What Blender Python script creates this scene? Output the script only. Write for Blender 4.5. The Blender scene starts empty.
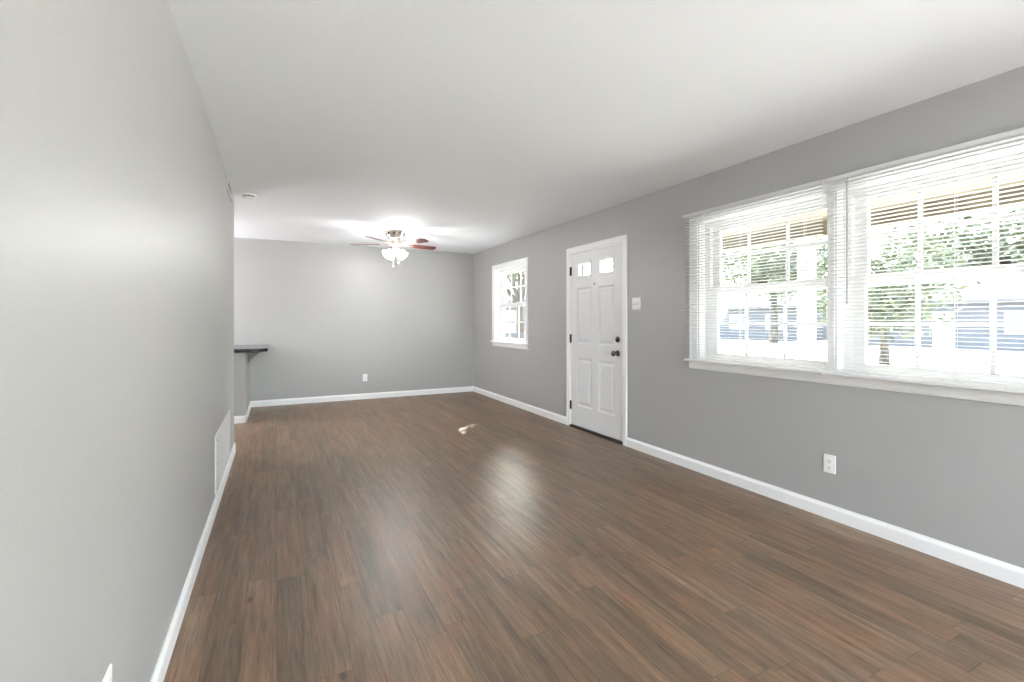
import bpy, bmesh, math, random
from mathutils import Vector, Matrix
random.seed(7)
S = bpy.context.scene
COL = S.collection
D2R = math.radians

# ------------------------------------------------------------------ camera
EYE = 1.247
FPX = 468.0
cam_d = bpy.data.cameras.new('camera')
cam = bpy.data.objects.new('camera', cam_d)
COL.objects.link(cam)
cam.location = (0, 0, EYE)
cam.rotation_euler = (D2R(90), 0, -math.atan(235 / FPX))
cam_d.sensor_fit = 'HORIZONTAL'
cam_d.sensor_width = 36
cam_d.lens = FPX * 36 / 1024
cam_d.shift_y = -20 / 1024
cam_d.clip_start = 0.02
cam_d.clip_end = 500
S.camera = cam

# ------------------------------------------------------------------ view
S.view_settings.view_transform = 'Standard'
S.view_settings.look = 'None'
S.view_settings.gamma = 1
S.view_settings.use_curve_mapping = False
S.view_settings.exposure = 1.95
try:
    S.cycles.max_bounces = 14
    S.cycles.diffuse_bounces = 8
    S.cycles.glossy_bounces = 5
    S.cycles.transparent_max_bounces = 16
    S.cycles.sample_clamp_indirect = 8
    S.cycles.use_denoising = True
    S.cycles.caustics_reflective = False
except Exception:
    pass

# ------------------------------------------------------------------ sky and sun
SUN_AZ = math.atan2(0.64, 0.76)          # from +Y towards +X
SUN_EL = D2R(34)
W = bpy.data.worlds.new('sky')
S.world = W
W.use_nodes = True
nt = W.node_tree
bg = nt.nodes['Background']
sky = nt.nodes.new('ShaderNodeTexSky')
sky.sky_type = 'NISHITA'
sky.sun_disc = False
sky.sun_elevation = SUN_EL
sky.sun_rotation = SUN_AZ
sky.air_density = 1.0
sky.dust_density = 2.5
sky.ozone_density = 1.0
hsv = nt.nodes.new('ShaderNodeHueSaturation')
hsv.inputs['Saturation'].default_value = 0.6
nt.links.new(sky.outputs[0], hsv.inputs['Color'])
nt.links.new(hsv.outputs[0], bg.inputs['Color'])
bg.inputs['Strength'].default_value = 1.0

sd = bpy.data.lights.new('sun', 'SUN')
sd.energy = 14.0
sd.angle = D2R(0.5)
sd.color = (1, 0.95, 0.89)
sun = bpy.data.objects.new('sun', sd)
COL.objects.link(sun)
sun_to = Vector((math.sin(SUN_AZ) * math.cos(SUN_EL), math.cos(SUN_AZ) * math.cos(SUN_EL), math.sin(SUN_EL)))
sun.rotation_euler = sun_to.to_track_quat('Z', 'Y').to_euler()
sun.location = sun_to * 40

FAN_W = 10        # fan lamps, watts in all
NEAR_FILL_W = 36       # unseen fill lamp added behind the camera
KITCHEN_FILL_W = 40  # unseen fill lamp added in the kitchen

# ------------------------------------------------------------------ helpers
def tag(o, label=None, cat=None, group=None, kind=None):
    if label: o['label'] = label
    if cat: o['category'] = cat
    if group: o['group'] = group
    if kind: o['kind'] = kind
    return o

def empty(name, loc=(0, 0, 0), **k):
    o = bpy.data.objects.new(name, None)
    COL.objects.link(o)
    o.location = loc
    o.empty_display_size = 0.1
    return tag(o, **k)

class MB:
    def __init__(s):
        s.b = bmesh.new()
    def box(s, a, b, bev=0.0, seg=1):
        lo = [min(a[i], b[i]) for i in range(3)]
        hi = [max(a[i], b[i]) for i in range(3)]
        r = bmesh.ops.create_cube(s.b, size=1)
        vs = r['verts']
        for v in vs:
            for i in range(3):
                v.co[i] = lo[i] if v.co[i] < 0 else hi[i]
        if bev:
            es = list({e for v in vs for e in v.link_edges})
            bmesh.ops.bevel(s.b, geom=es, offset=bev, segments=seg, profile=.5, affect='EDGES')
        return s
    def prism(s, prof, axis, a0, a1):
        """prof: 2D points on the two other axes (in xyz order); extruded along axis."""
        def mk(p, t):
            q = list(p)
            q.insert(axis, t)
            return s.b.verts.new(q)
        A = [mk(p, a0) for p in prof]
        B = [mk(p, a1) for p in prof]
        n = len(prof)
        fs = [s.b.faces.new(A), s.b.faces.new(B[::-1])]
        for i in range(n):
            fs.append(s.b.faces.new((A[i], B[i], B[(i + 1) % n], A[(i + 1) % n])))
        bmesh.ops.recalc_face_normals(s.b, faces=fs)
        return s
    def lathe(s, prof, origin, axis=(0, 0, 1), seg=24, smooth=True):
        """prof: list of (r, h) along axis."""
        q = Vector(axis).normalized().to_track_quat('Z', 'Y')
        o = Vector(origin)
        rings = []
        for r, h in prof:
            if r < 1e-6:
                rings.append([s.b.verts.new(o + q @ Vector((0, 0, h)))])
            else:
                rings.append([s.b.verts.new(o + q @ Vector((r * math.cos(2 * math.pi * k / seg), r * math.sin(2 * math.pi * k / seg), h))) for k in range(seg)])
        fs = []
        for A, B in zip(rings, rings[1:]):
            for k in range(seg):
                k2 = (k + 1) % seg
                if len(A) == 1 and len(B) == 1: break
                if len(A) == 1: fs.append(s.b.faces.new((A[0], B[k2], B[k])))
                elif len(B) == 1: fs.append(s.b.faces.new((A[k], A[k2], B[0])))
                else: fs.append(s.b.faces.new((A[k], A[k2], B[k2], B[k])))
        for f in fs: f.smooth = smooth
        bmesh.ops.recalc_face_normals(s.b, faces=fs)
        return s
    def cyl(s, p0, p1, r0, r1=None, seg=16):
        p0, p1 = Vector(p0), Vector(p1)
        r1 = r0 if r1 is None else r1
        L = (p1 - p0).length
        return s.lathe([(0, 0), (r0, 0), (r1, L), (0, L)], p0, p1 - p0, seg, smooth=seg > 8)
    def tube(s, pts, rad, seg=6):
        for (a, b), (ra, rb) in zip(zip(pts, pts[1:]), zip(rad, rad[1:])):
            s.cyl(a, b, ra, rb, seg)
        return s
    def quad(s, ps):
        s.b.faces.new([s.b.verts.new(p) for p in ps])
        return s
    def xf(s, m):
        bmesh.ops.transform(s.b, matrix=m, verts=s.b.verts)
        return s
    def build(s, name, mat, parent=None, kind=None, label=None):
        me = bpy.data.meshes.new(name)
        s.b.to_mesh(me)
        s.b.free()
        o = bpy.data.objects.new(name, me)
        COL.objects.link(o)
        me.materials.append(mat)
        if parent is not None:
            o.parent = parent
            # parts are modelled in world space: undo the parent's own offset
            root = parent
            off = Vector((0, 0, 0))
            while root is not None:
                off += root.location
                root = root.parent
            for v in me.vertices: v.co -= off
        return tag(o, label=label, kind=kind)

# ------------------------------------------------------------------ materials
def mat(name, col=(.8, .8, .8), rough=.5, metal=0, spec=.5, **k):
    m = bpy.data.materials.new(name)
    m.use_nodes = True
    p = m.node_tree.nodes['Principled BSDF']
    p.inputs['Base Color'].default_value = (*col, 1)
    p.inputs['Roughness'].default_value = rough
    p.inputs['Metallic'].default_value = metal
    p.inputs['Specular IOR Level'].default_value = spec
    for a, b in k.items():
        p.inputs[a.replace('_', ' ')].default_value = b
    return m

def N(m, t, **k):
    n = m.node_tree.nodes.new(t)
    for a, b in k.items():
        setattr(n, a, b)
    return n

def bump(m, scale, strength, dist=.002, detail=2, stretch=None):
    t = m.node_tree
    p = t.nodes['Principled BSDF']
    tc = N(m, 'ShaderNodeTexCoord')
    no = N(m, 'ShaderNodeTexNoise')
    no.inputs['Scale'].default_value = scale
    no.inputs['Detail'].default_value = detail
    b = N(m, 'ShaderNodeBump')
    b.inputs['Strength'].default_value = strength
    b.inputs['Distance'].default_value = dist
    if stretch:
        mp = N(m, 'ShaderNodeMapping')
        mp.inputs['Scale'].default_value = stretch
        t.links.new(tc.outputs['Object'], mp.inputs[0])
        t.links.new(mp.outputs[0], no.inputs['Vector'])
    else:
        t.links.new(tc.outputs['Object'], no.inputs['Vector'])
    t.links.new(no.outputs['Fac'], b.inputs['Height'])
    t.links.new(b.outputs[0], p.inputs['Normal'])
    return m

def mottle(m, c1, c2, scale, detail=3, stretch=None):
    t = m.node_tree
    p = t.nodes['Principled BSDF']
    tc = N(m, 'ShaderNodeTexCoord')
    no = N(m, 'ShaderNodeTexNoise')
    no.inputs['Scale'].default_value = scale
    no.inputs['Detail'].default_value = detail
    mp = N(m, 'ShaderNodeMapping')
    mp.inputs['Scale'].default_value = stretch or (1, 1, 1)
    r = N(m, 'ShaderNodeValToRGB')
    r.color_ramp.elements[0].position = .35
    r.color_ramp.elements[1].position = .65
    r.color_ramp.elements[0].color = (*c1, 1)
    r.color_ramp.elements[1].color = (*c2, 1)
    t.links.new(tc.outputs['Object'], mp.inputs[0])
    t.links.new(mp.outputs[0], no.inputs['Vector'])
    t.links.new(no.outputs['Fac'], r.inputs[0])
    t.links.new(r.outputs[0], p.inputs['Base Color'])
    return m

M = {}
M['wall'] = bump(mat('wall paint', (.408, .405, .398), .40, spec=.45), 120, .25, .002)
M['ceiling'] = bump(mat('ceiling paint', (.90, .92, .95), .75, spec=.2), 60, .25, .003)
M['trim'] = mat('white trim paint', (.87, .87, .87), .35)
M['door'] = mat('white door paint', (.75, .755, .76), .38)
M['vinyl'] = mat('white window vinyl', (.88, .88, .88), .3)
M['slat'] = mat('white blind slat', (.68, .68, .68), .4)
M['black'] = mat('black metal', (.012, .012, .012), .35, .6)
M['nickel'] = mat('aged nickel', (.12, .115, .11), .22, .95)
M['lock'] = mat('dark sash lock', (.06, .05, .045), .4, .4)
M['plate'] = mat('white plastic plate', (.85, .85, .84), .35)
M['slot'] = mat('dark slot', (.03, .03, .03), .6)
M['cord'] = mat('blind cord', (.75, .75, .73), .8)
M['wand'] = mat('grey plastic wand', (.30, .30, .30), .25)
M['vent'] = mat('white vent enamel', (.62, .62, .615), .35)
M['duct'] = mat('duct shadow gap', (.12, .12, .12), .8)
M['brass'] = mat('brushed fan metal', (.66, .60, .55), .3, .85)
M['blade'] = mottle(mat('reddish wood blade', (.2, .05, .03), .35), (.060, .014, .009), (.125, .030, .019), 14, 4, (1, 8, 1))
M['threshold'] = mat('dark bronze threshold', (.035, .028, .024), .4, .5)
M['counter'] = mottle(mat('dark speckled laminate', (.05, .05, .05), .12), (.004, .004, .004), (.02, .019, .018), 90, 4)
M['corbel'] = mat('grey painted bracket', (.22, .22, .21), .6)
M['concrete'] = mottle(mat('porch concrete', (.5, .49, .47), .9), (.42, .42, .41), (.52, .52, .51), 3)
M['porchwood'] = mottle(mat('tan porch boards', (.5, .4, .27), .7), (.12, .095, .060), (.19, .155, .100), 5, 3, (9, 1, 1))
M['post'] = mat('white porch post', (.85, .85, .85), .6)
M['lawn'] = mottle(mat('lawn grass', (.2, .3, .1), .95), (.54, .53, .45), (.64, .63, .55), .8, 6)
M['asphalt'] = mottle(mat('road asphalt', (.3, .3, .3), .95), (.28, .28, .28), (.36, .36, .35), 2)
M['leaf'] = mottle(mat('green leaves', (.1, .2, .05), .6), (.04, .052, .026), (.105, .125, .065), 3)
M['bark'] = mottle(mat('tree bark', (.15, .12, .1), .9), (.035, .030, .026), (.08, .07, .06), 9, 4, (1, 1, .2))
M['siding'] = mat('blue grey siding', (.095, .097, .11), .8)
M['siding2'] = mat('pale grey siding', (.10, .10, .105), .8)
M['soffit'] = mat('dark brown eave board', (.09, .075, .06), .7)
M['pane'] = mat('house window pane', (.16, .18, .21), .1)
M['roof'] = mottle(mat('grey shingles', (.3, .3, .32), .9), (.09, .09, .10), (.14, .14, .155), 4)
M['brickwall'] = mat('outer brick', (.35, .2, .15), .9)
M['exterior'] = mat('exterior wall', (.6, .58, .54), .9)

def glass_mat():
    m = bpy.data.materials.new('window glass')
    m.use_nodes = True
    t = m.node_tree
    t.nodes.clear()
    o = N(m, 'ShaderNodeOutputMaterial')
    mx = N(m, 'ShaderNodeMixShader')
    tr = N(m, 'ShaderNodeBsdfTransparent')
    tr.inputs[0].default_value = (.96, .98, .97, 1)
    gl = N(m, 'ShaderNodeBsdfGlossy')
    gl.inputs['Roughness'].default_value = .02
    fr = N(m, 'ShaderNodeFresnel')
    fr.inputs[0].default_value = 1.45
    ge = N(m, 'ShaderNodeNewGeometry')           # reflect on entering the pane only
    iv = N(m, 'ShaderNodeMath', operation='SUBTRACT')
    iv.inputs[0].default_value = 1
    mu = N(m, 'ShaderNodeMath', operation='MULTIPLY')
    t.links.new(ge.outputs['Backfacing'], iv.inputs[1])
    t.links.new(iv.outputs[0], mu.inputs[0])
    t.links.new(fr.outputs[0], mu.inputs[1])
    t.links.new(mu.outputs[0], mx.inputs[0])
    t.links.new(tr.outputs[0], mx.inputs[1])
    t.links.new(gl.outputs[0], mx.inputs[2])
    t.links.new(mx.outputs[0], o.inputs[0])
    return m
M['glass'] = glass_mat()

def emit_mat(name, col, st):
    m = mat(name, (.9, .9, .9), .4)
    p = m.node_tree.nodes['Principled BSDF']
    p.inputs['Emission Color'].default_value = (*col, 1)
    p.inputs['Emission Strength'].default_value = st
    return m
M['shade'] = emit_mat('lit frosted glass', (1, .97, .93), 6)
M['dome'] = emit_mat('lit dome glass', (1, .97, .93), 6)

def floor_mat():
    m = mat('vinyl plank floor', (.2, .13, .1), .3, spec=.6)
    t = m.node_tree
    L = t.links.new
    p = t.nodes['Principled BSDF']
    geo = N(m, 'ShaderNodeTexCoord')
    sp = N(m, 'ShaderNodeSeparateXYZ')
    L(geo.outputs['Object'], sp.inputs[0])
    def math_(op, a, b=None, c=None):
        n = N(m, 'ShaderNodeMath', operation=op)
        for i, v in enumerate((a, b, c)):
            if v is None: continue
            if isinstance(v, (int, float)): n.inputs[i].default_value = v
            else: L(v, n.inputs[i])
        return n.outputs[0]
    PW, PL = .122, .915
    u = math_('DIVIDE', sp.outputs[0], PW)
    row = math_('FLOOR', u)
    fu = math_('FRACT', u)
    wn = N(m, 'ShaderNodeTexWhiteNoise', noise_dimensions='1D')
    L(row, wn.inputs['W'])
    v = math_('ADD', math_('DIVIDE', sp.outputs[1], PL), math_('MULTIPLY', wn.outputs['Value'], 7.3))
    idx = math_('FLOOR', v)
    fv = math_('FRACT', v)
    cb = N(m, 'ShaderNodeCombineXYZ')
    L(row, cb.inputs[0]); L(idx, cb.inputs[1])
    wn2 = N(m, 'ShaderNodeTexWhiteNoise', noise_dimensions='2D')
    L(cb.outputs[0], wn2.inputs['Vector'])
    # grain coordinates, shifted for each plank
    sc = N(m, 'ShaderNodeVectorMath', operation='SCALE')
    L(wn2.outputs['Color'], sc.inputs[0]); sc.inputs['Scale'].default_value = 37
    ad = N(m, 'ShaderNodeVectorMath', operation='ADD')
    L(geo.outputs['Object'], ad.inputs[0]); L(sc.outputs[0], ad.inputs[1])
    def noise(scale, stretch, detail, rough=.55, dist=0):
        mp = N(m, 'ShaderNodeMapping')
        mp.inputs['Scale'].default_value = stretch
        L(ad.outputs[0], mp.inputs[0])
        n = N(m, 'ShaderNodeTexNoise')
        n.inputs['Scale'].default_value = scale
        n.inputs['Detail'].default_value = detail
        n.inputs['Roughness'].default_value = rough
        n.inputs['Distortion'].default_value = dist
        L(mp.outputs[0], n.inputs['Vector'])
        return n.outputs['Fac']
    g1 = noise(9, (3.4, .22, 1), 5, .62, .25)      # broad figure
    g2 = noise(60, (3.0, .10, 1), 4, .65)        # fine streaks
    g3 = noise(5, (1.6, .9, 1), 3)               # red and grey patches
    def ramp(fac, stops):
        r = N(m, 'ShaderNodeValToRGB')
        e = r.color_ramp.elements
        e[0].position, e[0].color = stops[0][0], (*stops[0][1], 1)
        e[1].position, e[1].color = stops[-1][0], (*stops[-1][1], 1)
        for q, c in stops[1:-1]:
            x = e.new(q); x.color = (*c, 1)
        L(fac, r.inputs[0])
        return r.outputs[0]
    base = ramp(g1, [(.28, (.108, .064, .038)), (.45, (.172, .110, .068)), (.58, (.212, .140, .088)), (.75, (.270, .188, .124))])
    def mix(kind, fac, a, b):
        x = N(m, 'ShaderNodeMix', data_type='RGBA', blend_type=kind)
        if isinstance(fac, (int, float)): x.inputs[0].default_value = fac
        else: L(fac, x.inputs[0])
        for i, q in ((6, a), (7, b)):
            if isinstance(q, tuple): x.inputs[i].default_value = (*q, 1)
            else: L(q, x.inputs[i])
        return x.outputs[2]
    tint = ramp(wn2.outputs['Value'], [(0, (.80, .82, .82)), (.3, (.94, .92, .90)), (.65, (1.06, .98, .93)), (1, (1.14, 1.12, 1.08))])
    c = mix('MULTIPLY', 1, base, tint)
    patch = ramp(g3, [(.35, (.86, .92, .95)), (.55, (1, 1, 1)), (.70, (1.10, .95, .90))])
    c = mix('MULTIPLY', 1, c, patch)
    st = ramp(g2, [(.30, (.50, .46, .43)), (.46, (.98, .98, .98)), (.7, (1.24, 1.22, 1.20))])
    c = mix('MULTIPLY', 1, c, st)
    # knots
    vo = N(m, 'ShaderNodeTexVoronoi', feature='F1')
    mp = N(m, 'ShaderNodeMapping'); mp.inputs['Scale'].default_value = (1.5, .7, 1)
    L(ad.outputs[0], mp.inputs[0]); L(mp.outputs[0], vo.inputs['Vector'])
    vo.inputs['Scale'].default_value = 2.6
    kn = ramp(math_('ADD', vo.outputs['Distance'], math_('MULTIPLY', math_('SUBTRACT', g2, .5), .06)), [(.0, (.30, .26, .24)), (.035, (.42, .38, .35)), (.06, (1, 1, 1))])
    c = mix('MULTIPLY', .9, c, kn)
    # joints
    eu = math_('MINIMUM', fu, math_('SUBTRACT', 1, fu))
    ev = math_('MULTIPLY', math_('MINIMUM', fv, math_('SUBTRACT', 1, fv)), PL / PW)
    e = math_('MINIMUM', eu, ev)
    jt = ramp(e, [(0, (.42, .40, .38)), (.006, (.5, .48, .46)), (.018, (1, 1, 1))])
    c = mix('MULTIPLY', .75, c, jt)
    L(c, p.inputs['Base Color'])
    rr = math_('ADD', math_('MULTIPLY', g2, .20), .29)
    L(rr, p.inputs['Roughness'])
    b = N(m, 'ShaderNodeBump')
    b.inputs['Strength'].default_value = .25
    b.inputs['Distance'].default_value = .001
    hgt = math_('ADD', g2, math_('MULTIPLY', math_('MINIMUM', math_('MULTIPLY', e, 60), 1), .8))
    L(hgt, b.inputs['Height'])
    L(b.outputs[0], p.inputs['Normal'])
    return m
M['floor'] = floor_mat()

# ------------------------------------------------------------------ room shell
XR, XL, YF, YN, H = 3.12, -.364, 7.742, -3.4, 2.44
XO = 3.27                                    # outer face of right wall
YE = 5.15                                    # end of the left wall
XK = -3.2                                    # far side of the kitchen
MB().box((XK - .1, YN - .1, -.12), (XO, YF + .1, 0)).build('floor', M['floor'], kind='structure')
MB().box((XK - .1, YN - .1, H), (XO, YF + .1, H + .12)).build('ceiling', M['ceiling'], kind='structure')
MB().box((XK - .1, YF, 0), (XO, YF + .12, H)).build('wall_far', M['wall'], kind='structure')
MB().box((XL - .12, YN, 0), (XL, YE, H), .006, 2).build('wall_left', M['wall'], kind='structure')
MB().box((XK - .1, YE - 1.2, 0), (XK, YF, H)).build('wall_kitchen_side', M['wall'], kind='structure')
MB().box((XK, YE - 1.2, 0), (XL - .12, YE - 1.08, H)).build('wall_kitchen_near', M['wall'], kind='structure')

# windows and door openings in the right wall: (y0, y1, z0, z1)
WIN_A, WIN_B, WIN_C = (1.745, 2.773), (.68, 1.71), (5.79, 6.82)
WZ = (.93, 2.07)
DY, DZ = (3.708, 4.666), 2.05
ops = [(-2.7, -.35, .1, 2.2), (.68, 2.773, *WZ), (DY[0], DY[1], 0, DZ), (5.79, 6.82, *WZ)]
b = MB()
y = YN
for y0, y1, z0, z1 in ops:
    b.box((XR, y, 0), (XO, y0, H))
    if z0 > 0: b.box((XR, y0, 0), (XO, y1, z0))
    b.box((XR, y0, z1), (XO, y1, H))
    y = y1
b.box((XR, y, 0), (XO, YF, H))
b.build('wall_right', M['wall'], kind='structure')
# near wall behind the camera, with an opening added to let in daylight
PX0, PX1, PZ = -.3, 3.05, 2.3
b = MB()
b.box((XL - .12, YN - .12, 0), (PX0, YN, H)).box((PX1, YN - .12, 0), (XO, YN, H)).box((PX0, YN - .12, PZ), (PX1, YN, H))
b.build('wall_near', M['wall'], kind='structure')
w = empty('added_window_near', (1.4, YN, 0), kind='structure')  # unseen glazed opening, added to light the room from behind
b = MB()
for x in (PX0, 1.37, PX1 - .06): b.box((x, YN - .09, 0), (x + .06, YN - .03, PZ))
for z in (0, PZ - .06): b.box((PX0, YN - .09, z), (PX1, YN - .03, z + .06))
b.build('window_frame', M['vinyl'], w)
MB().box((PX0 + .03, YN - .063, .03), (PX1 - .03, YN - .057, PZ - .03)).build('glass_pane', M['glass'], w)

w = empty('added_window_right', (XR, -1.5, 0), kind='structure')  # unseen window, added to light the left wall and ceiling
b = MB()
for y in (-2.7, -1.555, -.41): b.box((3.18, y, .1), (3.24, y + .06, 2.2))
for z in (.1, 2.14): b.box((3.18, -2.7, z), (3.24, -.35, z + .06))
b.build('window_frame', M['vinyl'], w)
MB().box((3.207, -2.67, .13), (3.213, -.38, 2.17)).build('glass_pane', M['glass'], w)

# half wall of the breakfast bar
HWX0, HWX1, HWY = -.47, -.345, 6.6
MB().box((HWX0, HWY, 0), (HWX1, YF, .862), .004, 1).build('wall_bar', M['wall'], kind='structure')

# baseboards
BP = [(0, 0), (.013, 0), (.013, .066), (.010, .076), (.006, .082), (.004, .09), (0, .09)]
def base(name, axis, a0, a1, plane, sign):
    """axis 1: runs along y on plane x; axis 0: runs along x on plane y."""
    prof = [(plane + sign * d, z) for d, z in BP]
    return MB().prism(prof, axis, a0, a1).build(name, M['trim'], kind='structure')
base('baseboard_right', 1, YN, 3.648, XR, -1)
base('baseboard_right', 1, 4.726, YF, XR, -1)
base('baseboard_far', 0, HWX1, XR, YF, -1)
base('baseboard_left', 1, YN, YE + .013, XL, 1)
base('baseboard_left_end', 0, XL - .12, XL + .012, YE, 1)
base('baseboard_bar_side', 1, HWY - .013, YF, HWX1, 1)
base('baseboard_bar_end', 0, HWX0 - .013, HWX1 + .012, HWY, -1)
base('baseboard_kitchen', 0, XK, HWX0, YF, -1)

# breakfast bar top
ct = empty('breakfast_bar_top', ((HWX0 + HWX1) / 2, 7.1, .862),
           label='dark speckled bar top with clipped corner on the short half wall', cat='countertop')
prof = [(-.62, 6.555), (-.19, 6.555), (-.105, 6.66), (-.105, YF - .002), (-.62, YF - .002)]
MB().prism([(x, y) for x, y in prof], 2, .864, .906).build('slab', M['counter'], ct)
cb = MB()
cb.prism([(HWX1 + .001, .863), (HWX1 + .17, .863), (HWX1 + .15, .835), (HWX1 + .02, .715), (HWX1 + .001, .70)], 1, 7.18, 7.22)
cb.build('corbel', M['corbel'], ct, label='grey triangular bracket')

# ------------------------------------------------------------------ windows
def frame_rect(b, x0, x1, y0, y1, z0, z1, wy0, wy1, wz0, wz1, bev=.003):
    b.box((x0, y0, z0), (x1, y0 + wy0, z1), bev)
    b.box((x0, y1 - wy1, z0), (x1, y1, z1), bev)
    b.box((x0, y0 + wy0, z0), (x1, y1 - wy1, z0 + wz0), bev)
    b.box((x0, y0 + wy0, z1 - wz1), (x1, y1 - wy1, z1), bev)

def window(name, y0, y1, gl0, gl1, m1, m2, lock_y):
    w = empty(name, (XR, (y0 + y1) / 2, WZ[0]), kind='structure')
    z0, z1 = WZ
    b = MB()                                   # master frame set back in the wall
    frame_rect(b, 3.188, XO - .002, y0, y1, z0, z1, .035, .06, .03, .05)
    b.build('window_frame', M['vinyl'], w)
    b = MB()                                   # painted jamb lining
    t = .012
    b.box((XR, y0, z0), (3.19, y0 + t, z1)).box((XR, y1 - t, z0), (3.19, y1, z1))
    b.box((XR, y0 + t, z1 - t), (3.19, y1 - t, z1)).box((XR, y0 + t, z0), (3.19, y1 - t, z0 + t))
    b.build('jamb', M['trim'], w)
    # upper sash, the outer one
    ys0, ys1 = y0 + .03, y1 - .055
    b = MB()
    frame_rect(b, 3.222, 3.252, ys0, ys1, 1.47, 2.025, gl0 - ys0, ys1 - gl1, .062, .04)
    mw = .011
    for q in (m1, m2): b.box((3.226, q - mw, 1.532), (3.236, q + mw, 1.985), .002)
    b.box((3.2265, gl0, 1.765 - mw), (3.2355, gl1, 1.765 + mw), .002)
    us = b.build('upper_sash', M['vinyl'], w)
    MB().box((3.238, gl0 - .005, 1.527), (3.242, gl1 + .005, 1.99)).build('glass_pane', M['glass'], us)
    # lower sash, nearer the room
    b = MB()
    frame_rect(b, 3.192, 3.220, ys0, ys1, .955, 1.522, gl0 - ys0, ys1 - gl1, .032, .058)
    for q in (m1, m2): b.box((3.196, q - mw, .985), (3.206, q + mw, 1.466), .002)
    b.box((3.1965, gl0, 1.229 - mw), (3.2055, gl1, 1.229 + mw), .002)
    ls = b.build('lower_sash', M['vinyl'], w)
    MB().box((3.208, gl0 - .005, .98), (3.212, gl1 + .005, 1.47)).build('glass_pane', M['glass'], ls)
    b = MB()
    b.box((3.193, lock_y - .03, 1.522), (3.222, lock_y + .03, 1.532), .003)
    b.box((3.188, lock_y - .012, 1.532), (3.21, lock_y + .03, 1.543), .003)
    b.build('sash_lock', M['lock'], w, label='dark sash lock')
    return w

w1 = window('window_1', *WIN_A, 1.80, 2.644, 2.084, 2.389, 2.26)
w2 = window('window_2', *WIN_B, .73, 1.577, 1.013, 1.321, .955)
w3 = window('window_3', *WIN_C, 5.86, 6.68, 6.15, 6.455, 6.3)
# the strip where the paired windows meet
MB().box((3.112, 1.711, .93), (XO - .002, 1.744, 2.07), .003).build('mullion', M['trim'], w1)

def casing_side(b, y0, y1, z0, z1, vert=True, inner=1):
    """flat casing with a raised outer band"""
    b.box((XR - .014, y0, z0), (XR, y1, z1), .003)
    if vert:
        q = (y1 - .022, y1) if inner > 0 else (y0, y0 + .022)
        b.box((XR - .019, q[0], z0), (XR - .012, q[1], z1), .003)
    else:
        b.box((XR - .019, y0, z1 - .022), (XR - .012, y1, z1), .003)

b = MB()
casing_side(b, 2.773, 2.853, .93, 2.135, inner=1)
casing_side(b, 1.73, 2.773, 2.07, 2.135, vert=False)
b.build('casing', M['trim'], w1)
b = MB()
casing_side(b, .60, .68, .93, 2.135, inner=-1)
casing_side(b, .68, 1.729, 2.07, 2.135, vert=False)
b.build('casing', M['trim'], w2)
b = MB()
casing_side(b, 6.82, 6.90, .93, 2.135, inner=1)
casing_side(b, 5.71, 5.79, .93, 2.135, inner=-1)
casing_side(b, 5.79, 6.82, 2.07, 2.135, vert=False)
b.build('casing', M['trim'], w3)
for w, a, c in ((w1, 1.73, 2.885), (w2, .58, 1.729), (w3, 5.685, 6.925)):
    MB().box((XR - .042, a, .908), (XR + .07, c, .93), .004, 2).build('sill', M['trim'], w)
    a2 = a + (.025 if w is not w1 else 0)
    c2 = c - (.025 if w is not w2 else 0)
    bb = MB()
    bb.prism([(XR, .908), (XR - .012, .908), (XR - .012, .87), (XR - .008, .852), (XR, .848)], 1, a2, c2)
    bb.build('apron', M['trim'], w)

# ------------------------------------------------------------------ mini blinds
def blind(y0, y1, label, wand_y, wand_z, cords, wmat):
    BX = 3.062
    o = empty('mini_blind', (BX, (y0 + y1) / 2, 2.14), label=label, cat='window blind', group='mini blinds over the paired windows')
    b = MB()
    b.prism([(BX - .013, 2.108), (BX - .013, 2.131), (BX - .010, 2.134), (BX + .013, 2.134), (BX + .013, 2.108), (BX + .010, 2.108), (BX + .010, 2.130), (BX - .010, 2.130), (BX - .010, 2.108)], 1, y0, y1)
    b.box((BX - .0125, y0 + .0005, 2.109), (BX + .0125, y0 + .002, 2.133)).box((BX - .0125, y1 - .002, 2.109), (BX + .0125, y1 - .0005, 2.133))
    b.build('head_rail', M['slat'], o)
    b = MB()
    z = 2.094
    n = 0
    zs = []
    while z > .945:
        zs.append(z)
        z -= .0216
    for z in zs:
        pts = []
        for k in range(5):
            u = -1 + k / 2
            pts.append((BX + u * .0121, z + .0014 * (1 - u * u) - u * .0020))
        prof = pts + [(x, q - .0003) for x, q in pts[::-1]]
        b.prism(prof, 1, y0 + .010, y1 - .018)
    b.build('slats', M['slat'], o)
    MB().box((BX - .0125, y0 + .004, .912), (BX + .0125, y1 - .004, .927), .004, 2).build('bottom_rail', M['slat'], o)
    for c in cords:
        b = MB()
        for dx in (-.0128, .0128):
            b.cyl((BX + dx, c, .925), (BX + dx, c, 2.11), .0007, seg=5)
        b.cyl((BX, c + .006, .925), (BX, c + .006, 2.11), .0008, seg=5)
        for z in zs:
            b.box((BX - .0128, c - .0004, z - .0013), (BX + .0128, c + .0004, z - .0005))
        b.build('ladder_cord', M['cord'], o)
    b = MB()
    b.cyl((BX - .019, wand_y, wand_z), (BX - .019, wand_y, 2.085), .0038, seg=6)
    b.cyl((BX - .019, wand_y, 2.085), (BX - .010, wand_y, 2.112), .0015, seg=6)
    b.cyl((BX - .019, wand_y, wand_z - .02), (BX - .019, wand_y, wand_z), .0045, .003, seg=6)
    b.build('tilt_wand', wmat, o)
    return o
blind(1.742, 2.872, 'white mini blind with open slats over the left half of the paired windows', 2.665, 1.42, (1.86, 2.33, 2.80), M['cord'])
blind(.53, 1.727, 'white mini blind with grey tilt wand over the right half of the paired windows', 1.60, 1.37, (.66, 1.104, 1.50), M['wand'])

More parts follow.
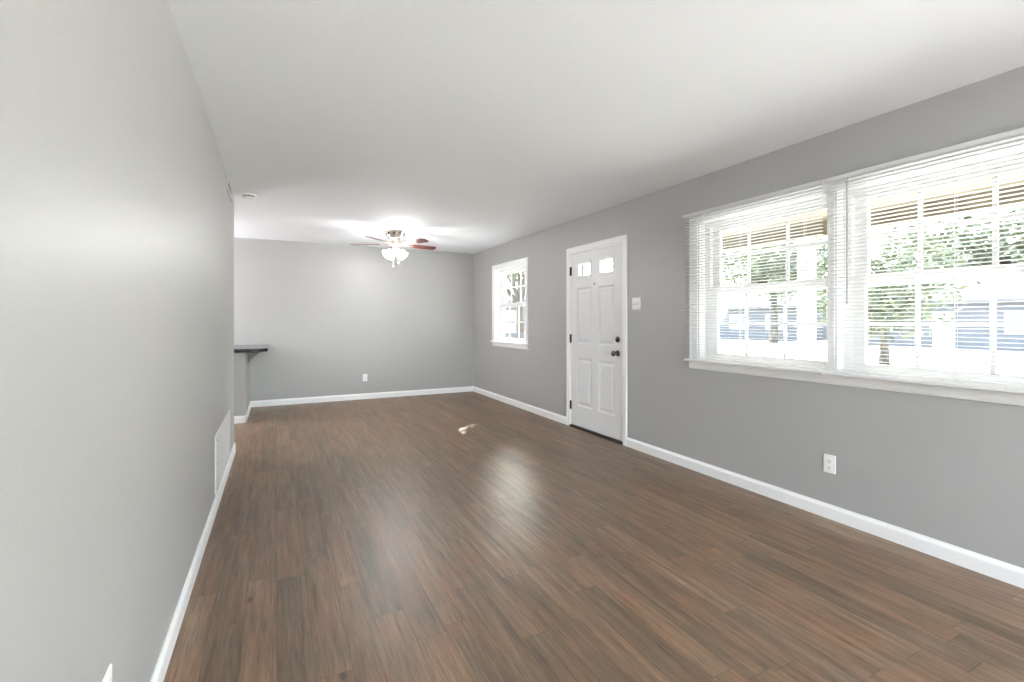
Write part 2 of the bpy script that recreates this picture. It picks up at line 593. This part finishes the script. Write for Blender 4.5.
# ------------------------------------------------------------------ front door
dr = empty('door_1', (XR, (DY[0] + DY[1]) / 2, 0), kind='structure')
b = MB()
casing_side(b, 3.648, 3.708, 0, 2.11, inner=-1)
casing_side(b, 4.666, 4.726, 0, 2.11, inner=1)
casing_side(b, 3.708, 4.666, 2.05, 2.11, vert=False)
b.build('door_casing', M['trim'], dr)
b = MB()
jt = .012
b.box((XR - .004, DY[0], 0), (XO, DY[0] + jt, DZ)).box((XR - .004, DY[1] - jt, 0), (XO, DY[1], DZ)).box((XR - .004, DY[0], DZ - jt), (XO, DY[1], DZ))
b.box((3.166, DY[0] + jt, 0), (3.19, DY[0] + jt + .012, DZ - jt)).box((3.166, DY[1] - jt - .012, 0), (3.19, DY[1] - jt, DZ - jt))
b.build('door_jamb', M['trim'], dr)
SX0, SX1 = 3.122, 3.164
SY0, SY1, SZ0, SZ1 = 3.7235, 4.6505, .030, 2.033
cols = [(3.85, 4.13), (4.25, 4.53)]
rows = [(.265, .815), (.985, 1.625), (1.735, 1.935)]
b = MB()
ysp = [SY0, 3.85, 4.13, 4.25, 4.53, SY1]
zsp = [SZ0, .265, .815, .985, 1.625, 1.735, 1.935, SZ1]
def isp(i, j): return i in (1, 3) and j in (1, 3, 5)
def lite(i, j): return i in (1, 3) and j == 5
for i in range(5):
    for j in range(7):
        ya, yb, za, zb = ysp[i], ysp[i + 1], zsp[j], zsp[j + 1]
        if not isp(i, j):
            b.quad([(SX0, ya, za), (SX0, ya, zb), (SX0, yb, zb), (SX0, yb, za)])
            b.quad([(SX1, ya, za), (SX1, yb, za), (SX1, yb, zb), (SX1, ya, zb)])
        else:
            if lite(i, j):
                steps = [(0, 0), (.006, -.005), (.030, -.005), (.036, .008), (.036, SX1 - SX0)]
            else:
                steps = [(0, 0), (.010, .009), (.018, .010), (.024, .009), (.052, .001)]
            prev = None
            for ins, dep in steps:
                ring = [(SX0 + dep, ya + ins, za + ins), (SX0 + dep, ya + ins, zb - ins), (SX0 + dep, yb - ins, zb - ins), (SX0 + dep, yb - ins, za + ins)]
                if prev:
                    for k in range(4):
                        b.quad([prev[k], prev[(k + 1) % 4], ring[(k + 1) % 4], ring[k]])
                prev = ring
            if not lite(i, j):
                b.quad(prev)
                b.quad([(SX1, ya, za), (SX1, yb, za), (SX1, yb, zb), (SX1, ya, zb)])
            else:
                o_ = [(SX1, ya, za), (SX1, ya, zb), (SX1, yb, zb), (SX1, yb, za)]
                for k in range(4):
                    b.quad([prev[k], prev[(k + 1) % 4], o_[(k + 1) % 4], o_[k]])
b.quad([(SX0, SY0, SZ0), (SX1, SY0, SZ0), (SX1, SY0, SZ1), (SX0, SY0, SZ1)])
b.quad([(SX0, SY1, SZ0), (SX0, SY1, SZ1), (SX1, SY1, SZ1), (SX1, SY1, SZ0)])
b.quad([(SX0, SY0, SZ1), (SX1, SY0, SZ1), (SX1, SY1, SZ1), (SX0, SY1, SZ1)])
b.quad([(SX0, SY0, SZ0), (SX0, SY1, SZ0), (SX1, SY1, SZ0), (SX1, SY0, SZ0)])
bmesh.ops.remove_doubles(b.b, verts=b.b.verts, dist=1e-5)
bmesh.ops.recalc_face_normals(b.b, faces=b.b.faces)
slab = b.build('door_panel', M['door'], dr)
for ya, yb in cols:
    MB().box((SX0 + .014, ya + .034, 1.769), (SX0 + .019, yb - .034, 1.901)).build('glass_light', M['glass'], slab)
MB().box((SX0 - .02, SY0 - .01, 0), (XO, SY1 + .01, .022), .004).box((SX0 + .03, SY0 - .01, .015), (XO, SY1 + .01, .045)).build('threshold', M['threshold'], dr, label='dark bronze threshold')
for z in (1.835, 1.04, .255):
    b = MB()
    b.cyl((SX0 - .007, 4.6565, z - .05), (SX0 - .007, 4.6565, z + .05), .0075, seg=10)
    b.box((SX0 - .003, 4.640, z - .05), (SX0 - .0005, 4.6565, z + .05))
    b.build('hinge', M['black'], dr, label='black hinge')
KY, KZ = 3.80, .915
b = MB()
b.lathe([(0, 0), (.032, 0), (.033, .004), (.028, .010), (.013, .014), (.011, .030), (.016, .036), (.026, .046), (.029, .056), (.026, .066), (.016, .072), (0, .073)], (SX0, KY, KZ), (-1, 0, 0), 24)
b.build('door_knob', M['nickel'], dr, label='dark metal round knob')
b = MB()
b.lathe([(0, 0), (.031, 0), (.032, .006), (.026, .012), (0, .013)], (SX0, KY, 1.058), (-1, 0, 0), 24)
b.box((SX0 - .03, KY - .006, 1.040), (SX0 - .012, KY + .006, 1.076), .003)
b.build('deadbolt', M['nickel'], dr, label='dark metal thumb turn')
b = MB()
b.box((SX0 + .001, SY0 - .0125, KZ - .05), (SX0 + .02, SY0 - .0105, KZ + .05))
b.build('strike_plate', M['nickel'], dr)
b = MB()
b.lathe([(0, .001), (.005, .001), (.0065, .003), (.0095, .003), (.0095, 0), (0, 0)], (SX0, 4.19, 1.655), (-1, 0, 0), 16)
b.build('peephole', M['nickel'], dr)

# ------------------------------------------------------------------ wall plates
def outlet(name, c, nrm, label, toggles=0, w=.072, h=.116):
    o = empty(name, c, label=label, cat='light switch' if toggles else 'power outlet')
    n = Vector(nrm)
    t = Vector((0, 0, 1)).cross(n)
    c = Vector(c)
    def bx(b, u0, u1, v0, v1, d0, d1, bev=0):
        p = c + t * u0 + Vector((0, 0, v0)) + n * d0
        q = c + t * u1 + Vector((0, 0, v1)) + n * d1
        b.box(p, q, bev)
    b = MB(); bx(b, -w / 2, w / 2, -h / 2, h / 2, .0, .006, .003); b.build('cover_plate', M['plate'], o)
    if toggles:
        for k in range(toggles):
            u = (k - (toggles - 1) / 2) * .046
            b = MB(); bx(b, u - .006, u + .006, -.013, .013, .006, .008); b.build('slot', M['wand'], o)
            b = MB(); bx(b, u - .004, u + .004, -.004, .012, .007, .018, .001); b.build('toggle', M['plate'], o)
    else:
        for v in (-.0195, .0195):
            b = MB(); bx(b, -.017, .017, v - .014, v + .014, .005, .008, .002)
            r = b.build('receptacle', M['plate'], o)
            b = MB()
            bx(b, -.0075, -.0055, v - .004, v + .006, .0078, .0083)
            bx(b, .0055, .0075, v - .004, v + .006, .0078, .0083)
            bx(b, -.002, .002, v - .011, v - .007, .0078, .0083)
            b.build('contact_slots', M['slot'], r)
    return o
outlet('wall_outlet', (XR, 1.74, .345), (-1, 0, 0), 'white outlet plate on the right wall below the paired windows')
outlet('wall_outlet', (1.257, YF, .34), (0, -1, 0), 'small white outlet on the grey far wall')
outlet('wall_outlet', (XL, 1.42, .358), (1, 0, 0), 'white outlet on the left wall at the lower edge of the photo')
outlet('light_switch', (XR, 3.518, 1.414), (-1, 0, 0), 'white double toggle switch plate beside the front door', 2, .118, .118)

# ------------------------------------------------------------------ vents on the left wall
def grille(name, y0, y1, z0, z1, label, rows, pitch, screws, th=.010):
    o = empty(name, (XL, (y0 + y1) / 2, (z0 + z1) / 2), label=label, cat='air vent')
    fr = .028
    b = MB()
    frame_rect(b, XL, XL + th, y0, y1, z0, z1, fr, fr, fr, fr, .003)
    zz = [z0 + fr + (z1 - z0 - 2 * fr) * k / rows for k in range(rows + 1)]
    for z in zz[1:-1]:
        b.box((XL, y0 + fr, z - .012), (XL + th * .9, y1 - fr, z + .012), .002)
    b.build('grille_frame', M['vent'], o)
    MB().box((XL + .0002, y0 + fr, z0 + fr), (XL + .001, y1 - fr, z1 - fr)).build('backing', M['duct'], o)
    b = MB()
    for za, zb in zip(zz, zz[1:]):
        z = za + (.014 if za != zz[0] else .004)
        lim = zb - (.014 if zb != zz[-1] else .002)
        while z + pitch * .9 < lim:
            b.prism([(XL + .0015, z + pitch * .85), (XL + .0025, z + pitch * .95), (XL + th * .85, z + .001), (XL + th * .75, z)], 1, y0 + fr, y1 - fr)
            z += pitch
    b.build('louvers', M['vent'], o)
    for z in screws:
        b = MB(); b.lathe([(0, .003), (.005, .002), (.006, 0), (0, 0)], (XL + th, y0 + .013, z), (1, 0, 0), 10)
        b.build('screw', M['slot'], o)
    return o
grille('return_air_vent', 3.60, 4.62, .112, .50, 'long white return air grille low on the left wall', 2, .021, (.15, .31, .465))
grille('wall_vent', 4.38, 4.86, 2.305, 2.428, 'small white supply vent high on the left wall near the ceiling', 1, .022, (2.34,), .012)

# ------------------------------------------------------------------ smoke detector
sx, sy = -.235, 5.06
o = empty('smoke_detector', (sx, sy, H), label='round white smoke detector on the ceiling near the left wall', cat='smoke detector')
b = MB(); b.lathe([(0, 0), (.062, 0), (.064, .012), (.060, .016), (0, .016)], (sx, sy, H), (0, 0, -1), 28); b.build('mounting_base', M['plate'], o)
b = MB(); b.lathe([(.0, .016), (.050, .016), (.050, .024), (0, .024)], (sx, sy, H), (0, 0, -1), 28); b.build('sensor_slot', M['slot'], o)
b = MB(); b.lathe([(0, .024), (.056, .024), (.056, .030), (.046, .038), (.02, .041), (0, .041)], (sx, sy, H), (0, 0, -1), 28); b.build('cover', M['plate'], o)

# ------------------------------------------------------------------ ceiling fan
FX, FY = 1.40, 6.24
fan = empty('ceiling_fan', (FX, FY, H), label='low ceiling fan with five reddish wooden blades and lit frosted glass lamps', cat='ceiling fan')
b = MB()
b.lathe([(0, 0), (.135, 0), (.140, .008), (.132, .020), (.118, .050), (.100, .095), (.092, .11), (0, .11)], (FX, FY, H), (0, 0, -1), 36)
hs = b.build('motor_housing', M['brass'], fan)
for k in range(10):
    a = 2 * math.pi * k / 10
    b = MB()
    ca, sa = math.cos(a), math.sin(a)
    c0 = Vector((FX + ca * .127, FY + sa * .127, H - .045))
    q = Vector((ca, sa, .45)).normalized()
    b.lathe([(0, .004), (.014, .003), (.016, -.004), (0, -.004)], c0, q, 10)
    b.build('vent_hole', M['slot'], hs)
b = MB()
b.lathe([(0, .11), (.085, .11), (.095, .125), (.095, .175), (.080, .19), (.045, .20), (.045, .235), (.055, .245), (.055, .262), (.02, .275), (0, .276)], (FX, FY, H), (0, 0, -1), 32)
b.build('rotor_hub', M['brass'], fan)
ZB = 2.262
for k in range(5):
    a = D2R(9.5 + 72 * k)
    R = Matrix.Translation((FX, FY, 0)) @ Matrix.Rotation(a, 4, 'Z')
    Pm = Matrix.Translation((0, 0, ZB)) @ Matrix.Rotation(D2R(-12), 4, 'X')
    b = MB()
    pr = [(.19, -.047), (.21, -.052), (.54, -.064), (.575, -.055), (.59, -.030), (.59, .030), (.575, .055), (.54, .064), (.21, .052), (.19, .047)]
    b.prism(pr, 2, -.003, .003)
    b.xf(R @ Pm)
    bl = b.build('fan_blade', M['blade'], fan)
    b = MB()
    b.prism([(.08, -.014), (.16, -.012), (.20, -.030), (.25, -.026), (.262, 0), (.25, .026), (.20, .030), (.16, .012), (.08, .014)], 2, -.008, -.0035)
    b.xf(R @ Pm)
    b.build('blade_iron', M['brass'], bl)
lz = 2.185
for k in range(4):
    a = D2R(20 + 90 * k)
    d = Vector((math.cos(a), math.sin(a), -.75)).normalized()
    p = Vector((FX, FY, lz)) + Vector((math.cos(a), math.sin(a), 0)) * .045
    b = MB(); b.cyl(p - d * .02, p + d * .025, .014, .018, 12)
    arm = b.build('lamp_socket', M['brass'], fan)
    b = MB()
    b.lathe([(.018, .018), (.026, .026), (.038, .050), (.044, .075), (.052, .095), (.066, .112), (.064, .114), (.050, .098), (.042, .076), (.036, .050), (.024, .028), (.018, .020)], p, d, 24)
    b.lathe([(0, .02), (.016, .03), (.026, .06), (.024, .08), (.012, .094), (0, .097)], p, d, 16)
    b.build('lamp_shade', M['shade'], fan, label='frosted glass shade, lit')
    ld = bpy.data.lights.new('fan_bulb', 'POINT')
    ld.energy = FAN_W / 4
    ld.color = (.97, .985, 1)
    ld.shadow_soft_size = .06
    lo = bpy.data.objects.new('fan_bulb', ld)
    COL.objects.link(lo)
    lo.parent = fan
    lo.location = p + d * .16 - fan.location
for dx, ln in ((-.03, .20), (.035, .15)):
    b = MB()
    z0 = H - .262
    b.cyl((FX + dx, FY - .03, z0 - ln), (FX + dx, FY - .03, z0), .0012, seg=5)
    for q in range(int(ln / .012)):
        b.lathe([(0, -.0028), (.0028, 0), (0, .0028)], (FX + dx, FY - .03, z0 - q * .012), seg=6)
    b.lathe([(0, 0), (.006, .004), (.008, .014), (.004, .026), (0, .03)], (FX + dx, FY - .03, z0 - ln), (0, 0, -1), 10)
    b.build('pull_chain', M['brass'], fan)

# ------------------------------------------------------------------ fill lamps and bounce slab added out of the frame
def fill_lamp(x, y, watts, label, drop=.42, size=.11):  # bare bulb on a stem, added out of view to brighten the room
    o = empty('added_fill_lamp', (x, y, H), label=label, cat='pendant lamp')
    b = MB(); b.lathe([(0, 0), (.06, 0), (.06, .015), (.02, .03), (0, .03)], (x, y, H), (0, 0, -1), 24); b.build('ceiling_rose', M['brass'], o)
    MB().cyl((x, y, H - drop + .12), (x, y, H - .02), .006, seg=8).build('stem', M['brass'], o)
    b = MB(); b.lathe([(.03, .0), (.05, .01), (.05, .035), (.03, .04)], (x, y, H - drop + .15), (0, 0, -1), 24); b.build('lamp_collar', M['brass'], o)
    ld = bpy.data.lights.new('fill_bulb', 'POINT')
    ld.energy = watts; ld.color = (.97, .96, 1); ld.shadow_soft_size = size
    lo = bpy.data.objects.new('fill_bulb', ld); COL.objects.link(lo)
    lo.parent = o; lo.location = (0, 0, -drop)
fill_lamp(2.3, -1.7, NEAR_FILL_W, 'unseen fill lamp on a stem, added behind the viewpoint', .8)
fill_lamp(-2.0, 7.1, KITCHEN_FILL_W, 'unseen fill lamp on a stem, added in the kitchen', .95, .3)
MB().box((-8, -16, -.4), (8, YN - .15, -.2)).build('added_bounce_slab', M['concrete'], kind='structure')  # pale slab added out of view to bounce sunlight up to the ceiling

# ------------------------------------------------------------------ outside
GZ = -.3
MB().box((-60, -60, GZ - .2), (140, 140, GZ)).build('lawn', M['lawn'], kind='structure')
MB().box((3.27, -4, GZ), (5.75, 5.3, -.06), .01).build('porch_slab', M['concrete'], kind='structure')
pr_ = MB()
pr_.box((3.27, -4, 2.36), (5.75, 5.3, 2.40))
pr_.build('porch_ceiling', M['porchwood'], kind='structure')
MB().box((5.42, -4, 2.20), (5.56, 5.3, 2.36)).build('porch_beam', M['porchwood'], kind='structure')
# roof over house and porch
b = MB()
b.prism([(-4, 2.56), (-4, 2.62), (1, 4.0), (6.1, 2.62), (6.1, 2.42)], 1, -4.2, 5.3)
b.prism([(-4, 2.56), (-4, 2.62), (1, 4.0), (3.78, 3.25), (3.78, 2.56)], 1, 5.3, 8.4)
b.build('house_roof', M['roof'], kind='structure')
MB().box((3.27, 5.3, 2.10), (3.78, 8.4, 2.56)).build('eave_soffit', M['soffit'], kind='structure')
for y in (3.32, .35, -2.6):
    b = MB()
    b.box((5.42, y - .07, -.06), (5.56, y + .07, 2.20), .006)
    b.box((5.39, y - .10, -.06), (5.59, y + .10, .06), .006).box((5.40, y - .09, 2.14), (5.58, y + .09, 2.20), .006)
    b.build('porch_post', M['post'], kind='structure')
# street
MB().box((22, -60, GZ - .01), (29, 140, GZ + .015)).build('road', M['asphalt'], kind='structure')

def house(name, c, size, rot, wall, label, wallh=2.6):
    """c: centre on the ground; long side along local y, front faces local -x"""
    o = empty(name, (c[0], c[1], GZ), label=label, cat='house')
    Rm = Matrix.Translation((c[0], c[1], GZ)) @ Matrix.Rotation(rot, 4, 'Z')
    dx, dy = size[0] / 2, size[1] / 2
    def mk(f, nm, m, par=o):
        b = MB(); f(b); b.xf(Rm); return b.build(nm, m, par)
    def walls(b):
        b.box((-dx, -dy, 0), (dx, dy, wallh))
        k = .2
        while k < wallh:                       # siding courses
            b.prism([(-dx, k), (-dx - .02, k), (-dx, k + .18)], 1, -dy, dy)
            k += .2
    mk(walls, 'house_walls', wall)
    mk(lambda b: b.prism([(-dx - .6, wallh), (-dx - .6, wallh + .12), (0, wallh + 1.6), (dx + .6, wallh + .12), (dx + .6, wallh)], 1, -dy - .4, dy + .4), 'roof', M['roof'])
    n = int(size[1] / 3)
    for i in range(n):
        yc = -dy + (i + .5) * size[1] / n
        if i == n // 2:
            mk(lambda b: b.box((-dx - .06, yc - .5, 0), (-dx, yc + .5, 2.1)), 'front_door', M['post'])
        else:
            f = mk(lambda b: frame_rect(b, -dx - .06, -dx - .01, yc - .7, yc + .7, .9, 2.1, .1, .1, .1, .1, 0), 'house_window', M['post'])
            mk(lambda b: b.box((-dx - .03, yc - .62, .98), (-dx - .022, yc + .62, 2.02)), 'pane', M['pane'], f)
    return o
house('neighbor_house', (38, 30), (8, 15), D2R(8), M['siding'], 'blue-grey single storey house across the street, seen through the left blind')
house('neighbor_house', (38, 11), (8, 13), D2R(-3), M['siding'], 'blue-grey single storey house across the street, seen through the right blind')
house('neighbor_house', (10.5, 27), (7, 12), D2R(78), M['siding2'], 'pale grey house beyond the lawn, seen through the small window')

# garden trees; one added crown blocks the sun, with a gap shaped for SPOT
SPOT = Vector((1.81, 4.97, 0))
def tree(x, y, h, r, n, label, seed, leaf=.10, low=.35, gap=False, spread=1.0, tr=1.0):
    rnd = random.Random(seed)
    o = empty('garden_tree', (x, y, GZ), label=label, cat='tree', group='trees outside the windows')
    b = MB()
    base_ = Vector((x, y, GZ))
    fork = base_ + Vector((0, 0, h * low))
    b.tube([base_, base_ + Vector((.03, 0, h * low * .5)), fork], [.035 * h * tr, .028 * h * tr, .024 * h * tr], 9)
    tips = []
    for k in range(9):
        a = 2 * math.pi * k / 9 + rnd.uniform(-.3, .3)
        e = rnd.uniform(.25, 1.25)
        d = Vector((math.cos(a) * math.cos(e), math.sin(a) * math.cos(e), math.sin(e)))
        m1_ = fork + d * r * .5 + Vector((0, 0, .1 * r))
        m2_ = m1_ + (d + Vector((rnd.uniform(-.3, .3), rnd.uniform(-.3, .3), .2))) * r * .45
        b.tube([fork, m1_, m2_], [.013 * h, .008 * h, .003 * h], 6)
        tips += [m1_, m2_]
        for _ in range(3):
            t2 = m1_ + Vector((rnd.uniform(-1, 1), rnd.uniform(-1, 1), rnd.uniform(-.3, 1))) * r * .4
            b.tube([m1_, t2], [.005 * h, .002 * h], 5)
            tips.append(t2)
    b.build('trunk', M['bark'], o)
    b = MB()
    cc = base_ + Vector((0, 0, h * low + r * .75))
    made = 0
    while made < n:
        if rnd.random() < .5:
            t = rnd.choice(tips)
            p = t + Vector((rnd.gauss(0, 1), rnd.gauss(0, 1), rnd.gauss(0, 1))) * r * .17
        else:
            v = Vector((rnd.gauss(0, 1), rnd.gauss(0, 1), rnd.gauss(0, 1))).normalized()
            p = cc + Vector((v.x * r * spread, v.y * r * spread, v.z * r * .85)) * (rnd.random() ** .4)
        made += 1
        if gap:
            rel = p - SPOT
            t_ = rel.dot(sun_to)
            off = rel - sun_to * t_
            side = off.dot(Vector((-sun_to.y, sun_to.x, 0)).normalized())
            up = math.sqrt(max(0, off.length_squared - side * side))
            if abs(side) < .03 + leaf * .6 and up < .17 + leaf: continue
        a, c_ = rnd.uniform(0, 6.28), rnd.uniform(-1, 1)
        u = Vector((math.cos(a), math.sin(a), c_)).normalized()
        w_ = u.cross(Vector((rnd.uniform(-1, 1), rnd.uniform(-1, 1), rnd.uniform(-1, 1)))).normalized()
        s_ = leaf * rnd.uniform(.7, 1.3)
        b.quad([p - u * s_, p + w_ * s_ * .45, p + u * s_, p - w_ * s_ * .45])
    b.build('foliage', M['leaf'], o)
    return o
tree(9.0, 12.9, 11.0, 4.2, 17000, 'tall leafy tree added on the lawn, unseen crown shades the small window', 3, leaf=.19, low=.42, gap=True, tr=.42)
tree(18, 17, 8, 3.4, 5000, 'green tree on the lawn seen through the left blind', 5, leaf=.15)
tree(31, 21, 9, 4.0, 4000, 'tree near the blue-grey house seen through the left blind', 8, leaf=.2)
tree(19, 8.8, 5.0, 2.4, 3500, 'low round green tree seen through the middle of the right blind', 11, leaf=.13, low=.22)
tree(33, 3, 10, 4.2, 4000, 'large tree across the street seen at the right edge', 13, leaf=.2)
tree(43, 47, 11, 5.4, 4000, 'tree far beyond the blue-grey house, left of the porch post', 21, leaf=.34, low=.2)
tree(52, 32, 12, 5.6, 4000, 'wide tree far beyond the blue-grey house, right of the porch post', 22, leaf=.36, low=.2)
tree(49, 17, 12, 5.6, 4000, 'wide tree behind the gap between the two houses across the street', 23, leaf=.36, low=.2)
tree(20, 42, 12, 6.0, 4500, 'leafy tree behind the pale grey house in the small window', 24, leaf=.24, low=.25)
tree(10.2, 19.5, 7.5, 2.5, 800, 'sparse young tree on the lawn seen in the small window', 25, leaf=.09, low=.3)
